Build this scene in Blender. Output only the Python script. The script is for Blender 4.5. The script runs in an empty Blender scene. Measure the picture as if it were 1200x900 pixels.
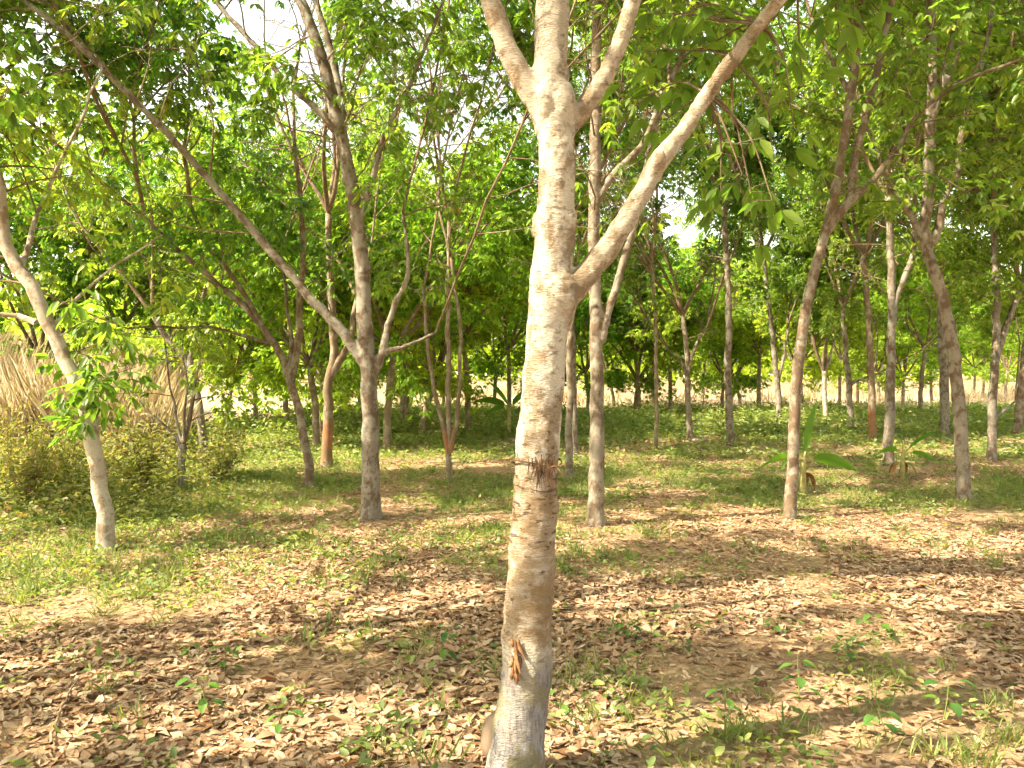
import bpy, math, random
import numpy as np
R = np.random.default_rng(11)
random.seed(5)
col = bpy.context.scene.collection
sc = bpy.context.scene
F, CX, HY, CH = 924.0, 600.0, 440.0, 1.6          # focal length in photo px, principal column, horizon row, eye height

# ------------------------------------------------------------------ helpers
def nrm(v):
    return v / (np.linalg.norm(v, axis=-1, keepdims=True) + 1e-12)

def _hash(i, j, s):
    n = (i * 374761393 + j * 668265263 + s * 974711) & 0x7fffffff
    n = ((n ^ (n >> 13)) * 1274126177) & 0x7fffffff
    return ((n ^ (n >> 16)) & 0xffff) / 65535.0

def vnoise(x, y, s=0):
    x = np.asarray(x, float); y = np.asarray(y, float)
    i = np.floor(x).astype(np.int64); j = np.floor(y).astype(np.int64)
    u = x - i; v = y - j; u = u*u*(3-2*u); v = v*v*(3-2*v)
    return (_hash(i,j,s)*(1-u)+_hash(i+1,j,s)*u)*(1-v) + (_hash(i,j+1,s)*(1-u)+_hash(i+1,j+1,s)*u)*v

def sstep(a, b, x):
    t = np.clip((np.asarray(x, float)-a)/(b-a), 0, 1); return t*t*(3-2*t)

def ground_z(x, y):
    x = np.asarray(x, float); y = np.asarray(y, float)
    z = 0.05*(vnoise(x*0.45+3, y*0.45, 1)-0.5) + 0.03*(vnoise(x*1.3, y*1.3+7, 2)-0.5)
    z = z + 0.018*np.maximum(0, y-36) + 0.9*sstep(-9.5, -16, x)*sstep(9, 17, y)
    return z

def at(px, py, Y):
    return np.array([(px-CX)/F*Y, Y, CH-(py-HY)/F*Y])

def ground_at(px, py):
    Y = CH*F/max(py-HY, 6)
    for _ in range(12):
        z = float(ground_z((px-CX)/F*Y, Y)); Y = 0.5*Y+0.5*min(90, (CH-z)*F/max(py-HY, 6))
    return np.array([(px-CX)/F*Y, Y, float(ground_z((px-CX)/F*Y, Y))])

def greenness(x, y):
    n = 0.40*vnoise(x*0.55+11, y*0.55, 5)+0.35*vnoise(x*1.5, y*1.5, 6)+0.25*vnoise(x*4, y*4, 7)
    b = 0.15 + 0.15*sstep(5, 12, y) + 0.07*sstep(8,11,y)*sstep(0,2,x) + 0.06*sstep(-1.0, -3.5, x)*sstep(4.2, 6.5, y) + 0.08*sstep(-1.5,-4,x)*sstep(3,4.2,y)
    b = b - 0.10*sstep(9.5, 12, y)*sstep(0.5, 2.5, x)*sstep(22, 17, y)
    b = b + 0.30*sstep(19, 23, y) + 0.22*sstep(-2.6, -4.5, x)*sstep(8, 11, y)
    return np.clip((n - 0.62 + b)*3.2, 0, 1)

class MB:
    """quad mesh collector"""
    def __init__(s): s.v=[]; s.f=[]; s.m=[]; s.r=[]; s.n=0
    def add(s, v, f, r=0.5, m=0):
        v=np.asarray(v,float).reshape(-1,3); f=np.asarray(f,np.int64).reshape(-1,4)
        s.v.append(v); s.f.append(f+s.n); s.m.append(np.full(len(f),m,np.int32))
        s.r.append(np.broadcast_to(np.asarray(r,float),(len(v),)).copy()); s.n+=len(v)
    def tube(s, pts, rad, sides=6, m=0, r=0.5, lump=0.0, seed=0, cap=True):
        pts=np.asarray(pts,float); rad=np.broadcast_to(np.asarray(rad,float),(len(pts),))
        t=nrm(np.gradient(pts,axis=0)); a=np.array([1.,0,0]) if abs(t[0][0])<0.8 else np.array([0,1.,0])
        us=[]
        u=nrm(a-t[0]*a.dot(t[0]))
        for k in range(len(pts)):
            u=nrm(u-t[k]*u.dot(t[k])); us.append(u)
        us=np.array(us); ws=np.cross(t,us)
        th=np.linspace(0,2*np.pi,sides,endpoint=False)
        rr=rad[:,None]*np.ones(sides)
        if lump>0:
            L=np.concatenate([[0],np.cumsum(np.linalg.norm(np.diff(pts,axis=0),axis=1))])
            for q in range(3):
                rr=rr*(1+lump*(vnoise(np.cos(th)[None,:]*1.1*(q+1)+seed*3.1+q*9+L[:,None]*0.7, L[:,None]*(3.5*(q+1))+np.sin(th)[None,:]*1.1*(q+1)+seed, 31+q)-0.5)/(q+1))
        v=pts[:,None,:]+rr[...,None]*(np.cos(th)[None,:,None]*us[:,None,:]+np.sin(th)[None,:,None]*ws[:,None,:])
        n=len(pts); i=np.arange(n-1)[:,None]; j=np.arange(sides)[None,:]
        f=np.stack([i*sides+j,i*sides+(j+1)%sides,(i+1)*sides+(j+1)%sides,(i+1)*sides+j],-1).reshape(-1,4)
        v=v.reshape(-1,3)
        if cap and rad[-1]>0.004:
            for ring in (0,n-1):
                b=len(v); v=np.vstack([v,pts[ring]]); o=ring*sides
                ff=[[o+k,o+(k+1)%sides,o+(k+2)%sides,b] for k in range(0,sides-1,2)]
                if sides%2==0: ff=[[o+k,o+(k+1)%sides,o+(k+2)%sides,b] for k in range(0,sides,2)]
                f=np.vstack([f,np.array(ff)])
        s.add(v,f,r,m)
    def mesh(s, name, mats, smooth=True, off=None):
        me=bpy.data.meshes.new(name)
        if s.v:
            v=np.concatenate(s.v); f=np.concatenate(s.f); m=np.concatenate(s.m); r=np.concatenate(s.r)
            if off is not None: v=v-np.asarray(off)
            me.vertices.add(len(v)); me.vertices.foreach_set('co',v.astype(np.float32).ravel())
            me.loops.add(f.size); me.loops.foreach_set('vertex_index',f.astype(np.int32).ravel())
            me.polygons.add(len(f)); me.polygons.foreach_set('loop_start',np.arange(0,f.size,4,dtype=np.int32))
            for mt in mats: me.materials.append(mt)
            me.update(calc_edges=True)
            me.polygons.foreach_set('material_index',m)
            me.polygons.foreach_set('use_smooth',np.full(len(f),smooth))
            a=me.attributes.new('rnd','FLOAT','POINT'); a.data.foreach_set('value',r.astype(np.float32))
            me.validate(); me.update()
        return me
    def obj(s, name, mats, parent=None, off=None, smooth=True):
        if not isinstance(mats,(list,tuple)): mats=[mats]
        o=bpy.data.objects.new(name, s.mesh(name,mats,smooth,off)); col.objects.link(o)
        if parent: o.parent=parent
        elif off is not None: o.location=off
        return o

def tag(o, label=None, cat=None, group=None, kind=None):
    if label: o['label']=label
    if cat: o['category']=cat
    if group: o['group']=group
    if kind: o['kind']=kind
    return o

def thing(name, label, cat, loc, group=None):
    o=bpy.data.objects.new(name,None); o.empty_display_size=0.1; col.objects.link(o); o.location=loc
    return tag(o,label,cat,group)

def smooth_line(p, step=0.15, wob=0.0):
    p=np.asarray(p,float)
    if len(p)<3: p=np.array([p[0],(p[0]+p[-1])/2,p[-1]])
    P=np.vstack([2*p[0]-p[1],p,2*p[-1]-p[-2]]); out=[]
    for i in range(1,len(P)-2):
        a,b,c,d=P[i-1:i+3]; n=max(1,int(np.linalg.norm(c-b)/step)); t=np.linspace(0,1,n,endpoint=False)[:,None]
        out.append(0.5*((2*b)+(-a+c)*t+(2*a-5*b+4*c-d)*t*t+(-a+3*b-3*c+d)*t**3))
    o=np.vstack(out+[p[-1:]])
    if wob: o[1:-1]+=R.normal(0,wob,(len(o)-2,3))
    return o

# ------------------------------------------------------------------ materials
def mat(name):
    m=bpy.data.materials.new(name); m.use_nodes=True; nt=m.node_tree; nt.nodes.clear()
    return m, nt, nt.nodes.new('ShaderNodeOutputMaterial')
def N(nt, t, **k):
    n=nt.nodes.new(t)
    for a,b in k.items():
        if a.startswith('i_'): n.inputs[a[2:].replace('_',' ')].default_value=b
        else: setattr(n,a,b)
    return n
def ramp(nt, fac, stops):
    n=nt.nodes.new('ShaderNodeValToRGB'); e=n.color_ramp.elements
    while len(e)<len(stops): e.new(0.5)
    for x,(p,c) in zip(e,stops): x.position=p; x.color=(c if len(c)==4 else (*c,1))
    nt.links.new(fac,n.inputs[0]); return n.outputs[0]
def mixc(nt, fac, a, b, mode='MIX'):
    n=nt.nodes.new('ShaderNodeMix'); n.data_type='RGBA'; n.blend_type=mode
    for s,x in ((0,fac),(6,a),(7,b)):
        if hasattr(x,'links'): nt.links.new(x,n.inputs[s])
        else: n.inputs[s].default_value = x if s==0 else (*x,1)
    return n.outputs[2]
def noise(nt, vec, scale, detail=4, rough=0.6):
    n=N(nt,'ShaderNodeTexNoise'); n.inputs['Scale'].default_value=scale; n.inputs['Detail'].default_value=detail; n.inputs['Roughness'].default_value=rough
    if vec is not None: nt.links.new(vec,n.inputs['Vector'])
    return n.outputs[0]
def vscale(nt, vec, s):
    n=N(nt,'ShaderNodeMapping'); n.inputs['Scale'].default_value=s; nt.links.new(vec,n.inputs['Vector']); return n.outputs[0]
def band(nt, z, a0,a1,b0,b1):
    m=N(nt,'ShaderNodeMapRange',interpolation_type='SMOOTHSTEP'); nt.links.new(z,m.inputs[0]); m.inputs[1].default_value=a0; m.inputs[2].default_value=a1
    q=N(nt,'ShaderNodeMapRange',interpolation_type='SMOOTHSTEP'); nt.links.new(z,q.inputs[0]); q.inputs[1].default_value=b1; q.inputs[2].default_value=b0
    p=N(nt,'ShaderNodeMath',operation='MULTIPLY'); nt.links.new(m.outputs[0],p.inputs[0]); nt.links.new(q.outputs[0],p.inputs[1]); return p.outputs[0]
def mul(nt,a,b):
    p=N(nt,'ShaderNodeMath',operation='MULTIPLY')
    for i,x in enumerate((a,b)):
        if hasattr(x,'links'): nt.links.new(x,p.inputs[i])
        else: p.inputs[i].default_value=x
    return p.outputs[0]

def leaf_mat(name, stops, trans=0.5, tint=(1.5,1.75,0.55), rough=0.45, spec=0.35, objvar=0.0):
    m,nt,out=mat(name); L=nt.links
    a=N(nt,'ShaderNodeAttribute',attribute_name='rnd')
    c=ramp(nt,a.outputs['Fac'],stops)
    if objvar:
        oi=N(nt,'ShaderNodeObjectInfo'); h=N(nt,'ShaderNodeHueSaturation')
        mr=N(nt,'ShaderNodeMapRange'); L.new(oi.outputs['Random'],mr.inputs[0]); mr.inputs[3].default_value=0.5-objvar*0.09; mr.inputs[4].default_value=0.5+objvar*0.015
        mv=N(nt,'ShaderNodeMapRange'); L.new(oi.outputs['Random'],mv.inputs[0]); mv.inputs[3].default_value=1+objvar*0.35; mv.inputs[4].default_value=1-objvar*0.35
        L.new(mr.outputs[0],h.inputs['Hue']); L.new(mv.outputs[0],h.inputs['Value']); L.new(c,h.inputs['Color']); c=h.outputs[0]
    p=N(nt,'ShaderNodeBsdfDiffuse'); L.new(c,p.inputs[0])
    t=N(nt,'ShaderNodeBsdfTranslucent'); L.new(mixc(nt,1.0,c,tint,'MULTIPLY'),t.inputs[0])
    x=N(nt,'ShaderNodeMixShader'); x.inputs[0].default_value=trans; L.new(p.outputs[0],x.inputs[1]); L.new(t.outputs[0],x.inputs[2])
    if spec>0.25:
        g=N(nt,'ShaderNodeBsdfGlossy'); g.inputs['Roughness'].default_value=rough; y=N(nt,'ShaderNodeMixShader'); y.inputs[0].default_value=0.03; L.new(x.outputs[0],y.inputs[1]); L.new(g.outputs[0],y.inputs[2]); x=y
    L.new(x.outputs[0],out.inputs[0])
    return m

def bark_mat(name, main, light, dark, lightamt=0.5, darkamt=0.5, zone=None, bump=0.5, fine=1.0, hero=False):
    m,nt,out=mat(name); L=nt.links
    tc=N(nt,'ShaderNodeTexCoord'); V=tc.outputs['Object']
    sx=N(nt,'ShaderNodeSeparateXYZ'); L.new(V,sx.inputs[0]); Z=sx.outputs[2]
    n1=noise(nt,vscale(nt,V,(1,1,0.7)),9*fine,5,0.65); n2=noise(nt,vscale(nt,V,(1,1,1.7)),22*fine,4,0.6); n3=noise(nt,vscale(nt,V,(1,1,4)),60*fine,3,0.6); n4=noise(nt,V,3.0*fine,2,0.5)
    c=mixc(nt,ramp(nt,n1,[(0.62-0.3*lightamt,(0,0,0)),(0.72-0.3*lightamt,(1,1,1))]),main,light)
    c=mixc(nt,ramp(nt,n2,[(0.70-0.25*darkamt,(0,0,0)),(0.80-0.2*darkamt,(0.75,)*3)]),c,dark)
    c=mixc(nt,mul(nt,ramp(nt,n4,[(0.35,(0,0,0)),(0.65,(1,1,1))]),0.35),c,dark)
    c=mixc(nt,0.55,c,ramp(nt,n3,[(0.3,(0.45,)*3),(0.7,(1.0,)*3)]),'MULTIPLY')
    if zone:
        z0,z1,zc,amt=zone
        k=mul(nt,band(nt,Z,z0-0.12,z0+0.05,z1-0.1,z1+0.15),ramp(nt,n1,[(0.62-amt*0.35,(0,0,0)),(0.72-amt*0.35,(1,1,1))]))
        c=mixc(nt,mul(nt,k,0.85),c,zc)
    if hero:
        # streaked grey butt with its bluish shade put into the colour, rough golden brown bark above it, whitish patches higher up
        ng=noise(nt,vscale(nt,V,(1,1,2.2)),14,5,0.7)
        k=mul(nt,band(nt,Z,0.50,0.60,1.0,1.38),ramp(nt,ng,[(0.30,(0,0,0)),(0.55,(1,1,1))]))
        c=mixc(nt,mul(nt,k,0.8),c,(0.25,0.165,0.085))
        pk=mul(nt,band(nt,Z,0.62,0.8,1.3,1.6),ramp(nt,n2,[(0.60,(0,0,0)),(0.66,(1,1,1))]))
        c=mixc(nt,mul(nt,pk,0.8),c,(0.10,0.055,0.025))
        nh=noise(nt,vscale(nt,V,(1,1,5)),11,3,0.6)
        hk=mul(nt,band(nt,Z,0.85,0.98,1.22,1.36),ramp(nt,nh,[(0.56,(0,0,0)),(0.62,(1,1,1))]))
        c=mixc(nt,mul(nt,hk,0.8),c,(0.075,0.045,0.025))
        gz=band(nt,Z,-0.5,-0.4,0.42,0.58)
        gs=ramp(nt,noise(nt,vscale(nt,V,(1,1,0.16)),75,4,0.7),[(0.35,(0.13,0.115,0.11)),(0.52,(0.29,0.275,0.275)),(0.75,(0.38,0.36,0.36))])
        gg=mixc(nt,ramp(nt,n1,[(0.47,(0,0,0)),(0.53,(0.9,)*3)]),gs,(0.22,0.19,0.115))
        c=mixc(nt,mul(nt,gz,ramp(nt,n4,[(0.30,(0.45,)*3),(0.5,(1,1,1))])),c,gg)
    p=N(nt,'ShaderNodeBsdfPrincipled'); p.inputs['Roughness'].default_value=0.85; p.inputs['Specular IOR Level'].default_value=0.2
    L.new(c,p.inputs['Base Color'])
    b=N(nt,'ShaderNodeBump'); b.inputs['Strength'].default_value=bump; b.inputs['Distance'].default_value=0.012
    ad=N(nt,'ShaderNodeMath',operation='ADD'); L.new(n2,ad.inputs[0]); L.new(n3,ad.inputs[1]); L.new(ad.outputs[0],b.inputs['Height']); L.new(b.outputs[0],p.inputs['Normal'])
    L.new(p.outputs[0],out.inputs[0]); return m

def plain(name, c, rough=0.8, var=0.3, scale=20, trans=0):
    m,nt,out=mat(name); tc=N(nt,'ShaderNodeTexCoord')
    n=noise(nt,tc.outputs['Object'],scale,4)
    cc=ramp(nt,n,[(0.3,tuple(x*(1-var) for x in c)),(0.7,tuple(min(1,x*(1+var)) for x in c))])
    p=N(nt,'ShaderNodeBsdfPrincipled'); p.inputs['Roughness'].default_value=rough; p.inputs['Specular IOR Level'].default_value=0.2; nt.links.new(cc,p.inputs['Base Color'])
    b=N(nt,'ShaderNodeBump'); b.inputs['Strength'].default_value=0.4; b.inputs['Distance'].default_value=0.01; nt.links.new(n,b.inputs['Height']); nt.links.new(b.outputs[0],p.inputs['Normal'])
    nt.links.new(p.outputs[0],out.inputs[0]); return m

GREENS=[(0.0,(0.06,0.115,0.03)),(0.35,(0.105,0.175,0.032)),(0.7,(0.16,0.235,0.04)),(0.93,(0.21,0.28,0.045)),(0.975,(0.27,0.25,0.05)),(1.0,(0.24,0.15,0.06))]
M={}
M['leaf']=leaf_mat('rubber_leaf',GREENS,0.55,(1.95,2.5,0.85),objvar=0.55)
M['leaf_far']=leaf_mat('rubber_leaf_far',[(p,tuple(min(.4,x*1.3) for x in c)) for p,c in GREENS],0.55,(1.95,2.5,0.85),rough=0.6,spec=0.2,objvar=0.7)  # far greens lightened in the colour to stand in for haze and lift shade
M['twig']=bark_mat('twig_bark',(0.20,0.14,0.085),(0.30,0.25,0.18),(0.09,0.06,0.035),0.4,0.4,bump=0.2)
M['hero']=bark_mat('pale_rubber_bark',(0.36,0.28,0.19),(0.70,0.64,0.54),(0.17,0.12,0.075),0.66,0.62,bump=1.0,hero=True)
M['hero_limb']=bark_mat('pale_limb_bark',(0.33,0.25,0.165),(0.58,0.51,0.41),(0.17,0.12,0.075),0.6,0.5,bump=0.9)
M['bark_grey']=bark_mat('grey_brown_bark',(0.18,0.125,0.08),(0.33,0.29,0.225),(0.10,0.065,0.04),0.5,0.45)
M['bark_red']=bark_mat('reddish_bark',(0.16,0.115,0.08),(0.31,0.285,0.235),(0.08,0.055,0.035),0.62,0.45,zone=(0.1,0.75,(0.15,0.09,0.055),0.2))
M['bark_pale']=bark_mat('pale_grey_bark',(0.16,0.115,0.075),(0.31,0.275,0.22),(0.13,0.09,0.06),0.65,0.4)
M['bark_white']=bark_mat('whitish_bark',(0.32,0.24,0.165),(0.56,0.50,0.42),(0.19,0.12,0.07),0.65,0.5)
M['bark_orange']=bark_mat('orange_tapped_bark',(0.22,0.16,0.10),(0.35,0.31,0.24),(0.11,0.07,0.04),0.4,0.45,zone=(0.15,0.75,(0.30,0.125,0.05),0.55))
M['bark_far']=bark_mat('far_bark',(0.24,0.18,0.12),(0.36,0.31,0.24),(0.12,0.08,0.05),0.5,0.35,bump=0.2)
M['weed']=leaf_mat('weed_leaf',[(0,(0.09,0.15,0.04)),(0.5,(0.17,0.22,0.06)),(0.9,(0.27,0.30,0.08)),(1,(0.28,0.24,0.07))],0.4,(1.6,1.7,0.7),rough=0.6)
M['bush']=leaf_mat('bush_leaf',[(0,(0.10,0.14,0.04)),(0.4,(0.18,0.22,0.055)),(0.72,(0.27,0.28,0.08)),(0.87,(0.36,0.30,0.13)),(1,(0.24,0.14,0.07))],0.4,(1.6,1.6,0.7),rough=0.65,objvar=0.5)
M['litter']=leaf_mat('dead_leaf',[(0,(0.13,0.07,0.038)),(0.25,(0.27,0.165,0.098)),(0.5,(0.38,0.26,0.165)),(0.8,(0.46,0.335,0.22)),(0.95,(0.53,0.42,0.30)),(1,(0.46,0.22,0.09))],0.2,(1.15,0.95,0.7),rough=0.7,spec=0.2)
M['straw']=leaf_mat('dry_straw',[(0,(0.33,0.25,0.155)),(0.5,(0.45,0.36,0.24)),(0.9,(0.54,0.45,0.32)),(1,(0.22,0.24,0.07))],0.35,(1.2,1.05,0.8),rough=0.8,spec=0.1)
M['reed']=leaf_mat('pale_reed',[(0,(0.50,0.41,0.27)),(0.5,(0.62,0.53,0.37)),(0.88,(0.70,0.61,0.45)),(1,(0.33,0.36,0.14))],0.4,(1.2,1.1,0.85),rough=.8,spec=.1)
M['banana']=leaf_mat('banana_leaf',[(0,(0.06,0.15,0.02)),(1,(0.13,0.25,0.03))],0.45,(1.8,1.9,0.7))
M['seedling']=leaf_mat('seedling_leaf',[(0,(0.045,0.12,0.03)),(1,(0.12,0.22,0.035))],0.4,(1.7,1.8,0.7))
M['stem']=plain('green_stem',(0.17,0.19,0.06),0.6)
M['pseudo']=plain('banana_stem',(0.30,0.27,0.10),0.6,0.4,14)
M['drybanana']=plain('dry_banana_leaf',(0.22,0.12,0.05),0.9,0.5,25)
M['wood']=plain('dead_wood',(0.22,0.15,0.09),0.9,0.5,30)
M['rust']=plain('rust_brown_bark',(0.20,0.105,0.05),0.9,0.5,45)
M['burl']=plain('brown_burl',(0.20,0.145,0.10),0.8,0.25,9)
M['fibre']=plain('dry_fibre',(0.15,0.085,0.045),0.9,0.5,30)
M['wire']=plain('pale_tie',(0.5,0.42,0.30),0.6,0.2,30)
M['plastic']=plain('white_plastic',(0.62,0.66,0.72),0.4,0.15,12)
M['stone']=plain('grey_stone',(0.25,0.22,0.18),0.9,0.4,10)

# ground: soil, crumbled leaf and low green, driven by world position only
def ground_material():
    m,nt,out=mat('plantation_soil'); L=nt.links
    g=N(nt,'ShaderNodeNewGeometry'); V=g.outputs['Position']
    a=N(nt,'ShaderNodeAttribute',attribute_name='green'); f=N(nt,'ShaderNodeAttribute',attribute_name='field'); d=N(nt,'ShaderNodeAttribute',attribute_name='far')
    n1=noise(nt,V,22,5,0.7); n2=noise(nt,V,5,4,0.6); n3=noise(nt,V,60,3,0.6)
    soil=ramp(nt,n1,[(0.3,(0.20,0.125,0.07)),(0.55,(0.30,0.20,0.12)),(0.75,(0.40,0.285,0.18))])
    lit=ramp(nt,n1,[(0.25,(0.15,0.08,0.04)),(0.5,(0.33,0.21,0.12)),(0.7,(0.45,0.32,0.19))])
    c=mixc(nt,mixc(nt,0.5,ramp(nt,n2,[(0.4,(0,0,0)),(0.6,(1,1,1))]),d.outputs['Color'],'SCREEN'),soil,lit)
    gr=ramp(nt,n3,[(0.3,(0.08,0.11,0.03)),(0.7,(0.22,0.24,0.08))])
    gm=N(nt,'ShaderNodeMath',operation='MULTIPLY'); L.new(a.outputs['Fac'],gm.inputs[0]); gm.inputs[1].default_value=0.45
    c=mixc(nt,gm.outputs[0],c,gr)
    c=mixc(nt,f.outputs['Fac'],c,ramp(nt,n2,[(0.3,(0.34,0.26,0.165)),(0.7,(0.48,0.38,0.25))]))
    p=N(nt,'ShaderNodeBsdfPrincipled'); p.inputs['Roughness'].default_value=0.95; p.inputs['Specular IOR Level'].default_value=0.1
    L.new(c,p.inputs['Base Color'])
    b=N(nt,'ShaderNodeBump'); b.inputs['Strength'].default_value=0.8; b.inputs['Distance'].default_value=0.03; L.new(n1,b.inputs['Height']); L.new(b.outputs[0],p.inputs['Normal'])
    L.new(p.outputs[0],out.inputs[0]); return m

def make_ground():
    xs=np.unique(np.concatenate([np.linspace(-9,9,121),np.linspace(-30,30,121),np.linspace(-90,90,61),np.linspace(-600,600,31)]).round(4))
    ys=np.unique(np.concatenate([np.linspace(0,14,94),np.linspace(-12,44,113),np.linspace(-60,130,64),np.linspace(-300,1200,31)]).round(4))
    X,Y=np.meshgrid(xs,ys); nx=len(xs)
    Z=ground_z(X,np.minimum(Y,140))
    i=np.arange(len(ys)-1)[:,None]; j=np.arange(nx-1)[None,:]
    f=np.stack([i*nx+j,i*nx+j+1,(i+1)*nx+j+1,(i+1)*nx+j],-1).reshape(-1,4)
    mb=MB(); mb.add(np.stack([X,Y,Z],-1),f)
    o=mb.obj('ground',ground_material()); me=o.data
    for nm,val in (('green',greenness(X,Y)),('field',np.clip(sstep(32,36,Y)+0.9*sstep(-9,-12,X)*sstep(11,16,Y),0,1)),('far',sstep(9,16,Y))):
        a=me.attributes.new(nm,'FLOAT','POINT'); a.data.foreach_set('value',np.asarray(val,np.float32).ravel())
    tag(o,kind='structure'); return o
make_ground()

# ------------------------------------------------------------------ sun
SUN_H=np.array([-0.92,-0.39]); SUN_H/=np.linalg.norm(SUN_H); EL=math.radians(47)
SUN=np.array([SUN_H[0]*math.cos(EL),SUN_H[1]*math.cos(EL),math.sin(EL)])

# openings in the leaf canopy through which the low sun reaches the trunk and floor
HOLES=[]
def hole(p, r): HOLES.append((np.asarray(p,float), r+0.13))
for py in range(225,745,26):
    hole(at(650-(py-300)*0.062,py,3.1), 0.17 if py<700 else 0.10)
for px,py,r in [(420,835,.22),(370,825,.18),(470,850,.2),(300,860,.2),(540,860,.2),(250,850,.12),(330,745,.22),(370,735,.2),(430,728,.25),(230,715,.25),(700,865,.2),(760,862,.22),
                (860,862,.2),(890,870,.14),(990,845,.12),(880,700,.3),(955,690,.3),(930,740,.22),(1010,742,.2),(1060,690,.3),(1140,700,.3),(1060,740,.25),(740,715,.3),(790,725,.3),
                (520,700,.3),(600,640,.3),(300,690,.3),(90,660,.4),(60,690,.3),(560,600,.35),(780,560,.6),(740,535,.9),(870,545,.7),(980,610,.5),(1060,600,.6),(1120,640,.5),(960,560,.6),(640,590,.4),
                (690,540,.7),(810,575,.4),(1180,690,.35),(1000,580,.4),(930,515,1.2),(780,515,1.2),(1060,525,1.0),(1130,530,.9),(480,590,.4),(350,600,.4),(250,580,.5),(200,620,.4),(1150,880,.25),(1090,865,.15),(980,800,.12)]:
    for k in range(3):
        g=ground_at(px+R.normal(0,7),py+R.normal(0,3)); hole(g,r*R.uniform(0.55,1.0))
for k in range(80):
    yy=math.sqrt(R.uniform(12,420)); xx=R.uniform(-1,1)*yy*.66; hole((xx,yy,float(ground_z(xx,yy))),R.uniform(.0,.22)*(1+yy*.06))
for p in [(25,318),(38,335),(55,375),(75,420),(88,445)]: hole(at(*p,7.2),0.2)
for p in [(1090,60),(1090,120),(1089,170),(1087,215)]: hole(at(*p,9.9),0.2)
for p in [(830,110),(790,165),(750,235),(710,296)]: hole(at(*p,3.0),0.10)

CLEAR=[]
def prune(P, keep_near=False):
    """mask of leaves to keep"""
    k=np.ones(len(P),bool)
    for c,r in HOLES:
        d=P-c; t=d@SUN; q=np.linalg.norm(d-t[:,None]*SUN,axis=1)
        k&=~((t>0.35)&(q<r*(1+0.25*np.sin(t*5)))&(P[:,2]<14))
    for c,r in CLEAR:
        u=nrm(c-np.array([0,0,CH])); d=P-np.array([0,0,CH]); t=d@u; q=np.linalg.norm(d-t[:,None]*u,axis=1)
        k&=~((t>0)&(t<np.linalg.norm(c-np.array([0,0,CH])))&(q<r*t/max(c[1],1)))
    if not keep_near:
        y=P[:,1]; px=CX+P[:,0]/np.maximum(y,.05)*F; py=HY-(P[:,2]-CH)/np.maximum(y,.05)*F
        inv=(y>-0.3)&(y<5.6)&(px>-40)&(px<1240)&(py<950)&(py>-60)
        inv&=~((px<150)&(py<190)&(y>4.2))
        k&=~inv
        k&=np.linalg.norm(P-np.array([0,0,CH]),axis=1)>2.6
    return k

# ------------------------------------------------------------------ leaves
def leaflets(mb, base, d, L, r, m=1, wid=0.40, droop=0.0, fold=0.18):
    """folded elliptical blades: base points, directions, lengths"""
    n=len(base)
    if n==0: return
    d=nrm(d); up=np.tile([0,0,1.],(n,1))+R.normal(0,.35,(n,3))
    s=nrm(np.cross(d,up)); u=np.cross(s,d); L=L[:,None]; w=L*wid*0.5
    dz=np.zeros((n,3)); dz[:,2]=-1
    c1=base+d*L*0.33; c2=base+d*L*0.72+dz*L*0.06
    v=np.stack([base, c1+s*w+u*w*fold*2, c2+s*w*0.78+u*w*fold*1.5, base+d*L+dz*L*0.14, c2-s*w*0.78+u*w*fold*1.5, c1-s*w+u*w*fold*2],1)
    i=np.arange(n)[:,None]*6
    f=np.concatenate([i+np.array([[0,1,2,3]]),i+np.array([[0,3,4,5]])],0)
    mb.add(v.reshape(-1,3),f,np.repeat(r,6),m)

def trifoliate(mb, P, D, L=0.13, m=1, keep_near=False, rbase=None, noprune=False):
    """rubber leaves: petiole then three drooping leaflets"""
    if len(P)==0: return
    P=np.asarray(P); D=nrm(np.asarray(D)); n=len(P)
    hub=P+D*R.uniform(0.06,0.18,(n,1))*(L/0.13)
    if not noprune:
        k=prune(hub,keep_near); P=P[k]; D=D[k]; hub=hub[k]; n=len(P)
        if n==0: return
        if rbase is not None: rbase=rbase[k]
    rb=R.beta(2,2.4,n) if rbase is None else rbase
    h=D.copy(); h[:,2]*=0.4; h=nrm(h); side=nrm(np.cross(h,np.tile([0,0,1.],(n,1))))
    dr=R.uniform(0.15,1.3,(n,1))
    for a in (-1,0,1):
        an=a*R.uniform(0.7,1.15,(n,1))
        dd=h*np.cos(an)+side*np.sin(an); dd=dd+np.array([0,0,-1.])*dr+R.normal(0,.13,(n,3))
        leaflets(mb,hub,dd,L*R.uniform(0.75,1.25,n),np.clip(rb+R.normal(0,.07,n),0,1),m)

# ------------------------------------------------------------------ tree growth
def wander(p, d, L, n, up=0.1, w=0.14):
    pts=[p]; d=nrm(d); st=L/n
    for k in range(n):
        d=nrm(d+R.normal(0,w,3)+np.array([0,0,up])); pts.append(pts[-1]+d*st)
    return np.array(pts)

def perp(d, az):
    a=np.array([0,0,1.]) if abs(d[2])<0.95 else np.array([1.,0,0])
    u=nrm(np.cross(d,a)); w=np.cross(d,u); return u*math.cos(az)+w*math.sin(az)

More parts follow.
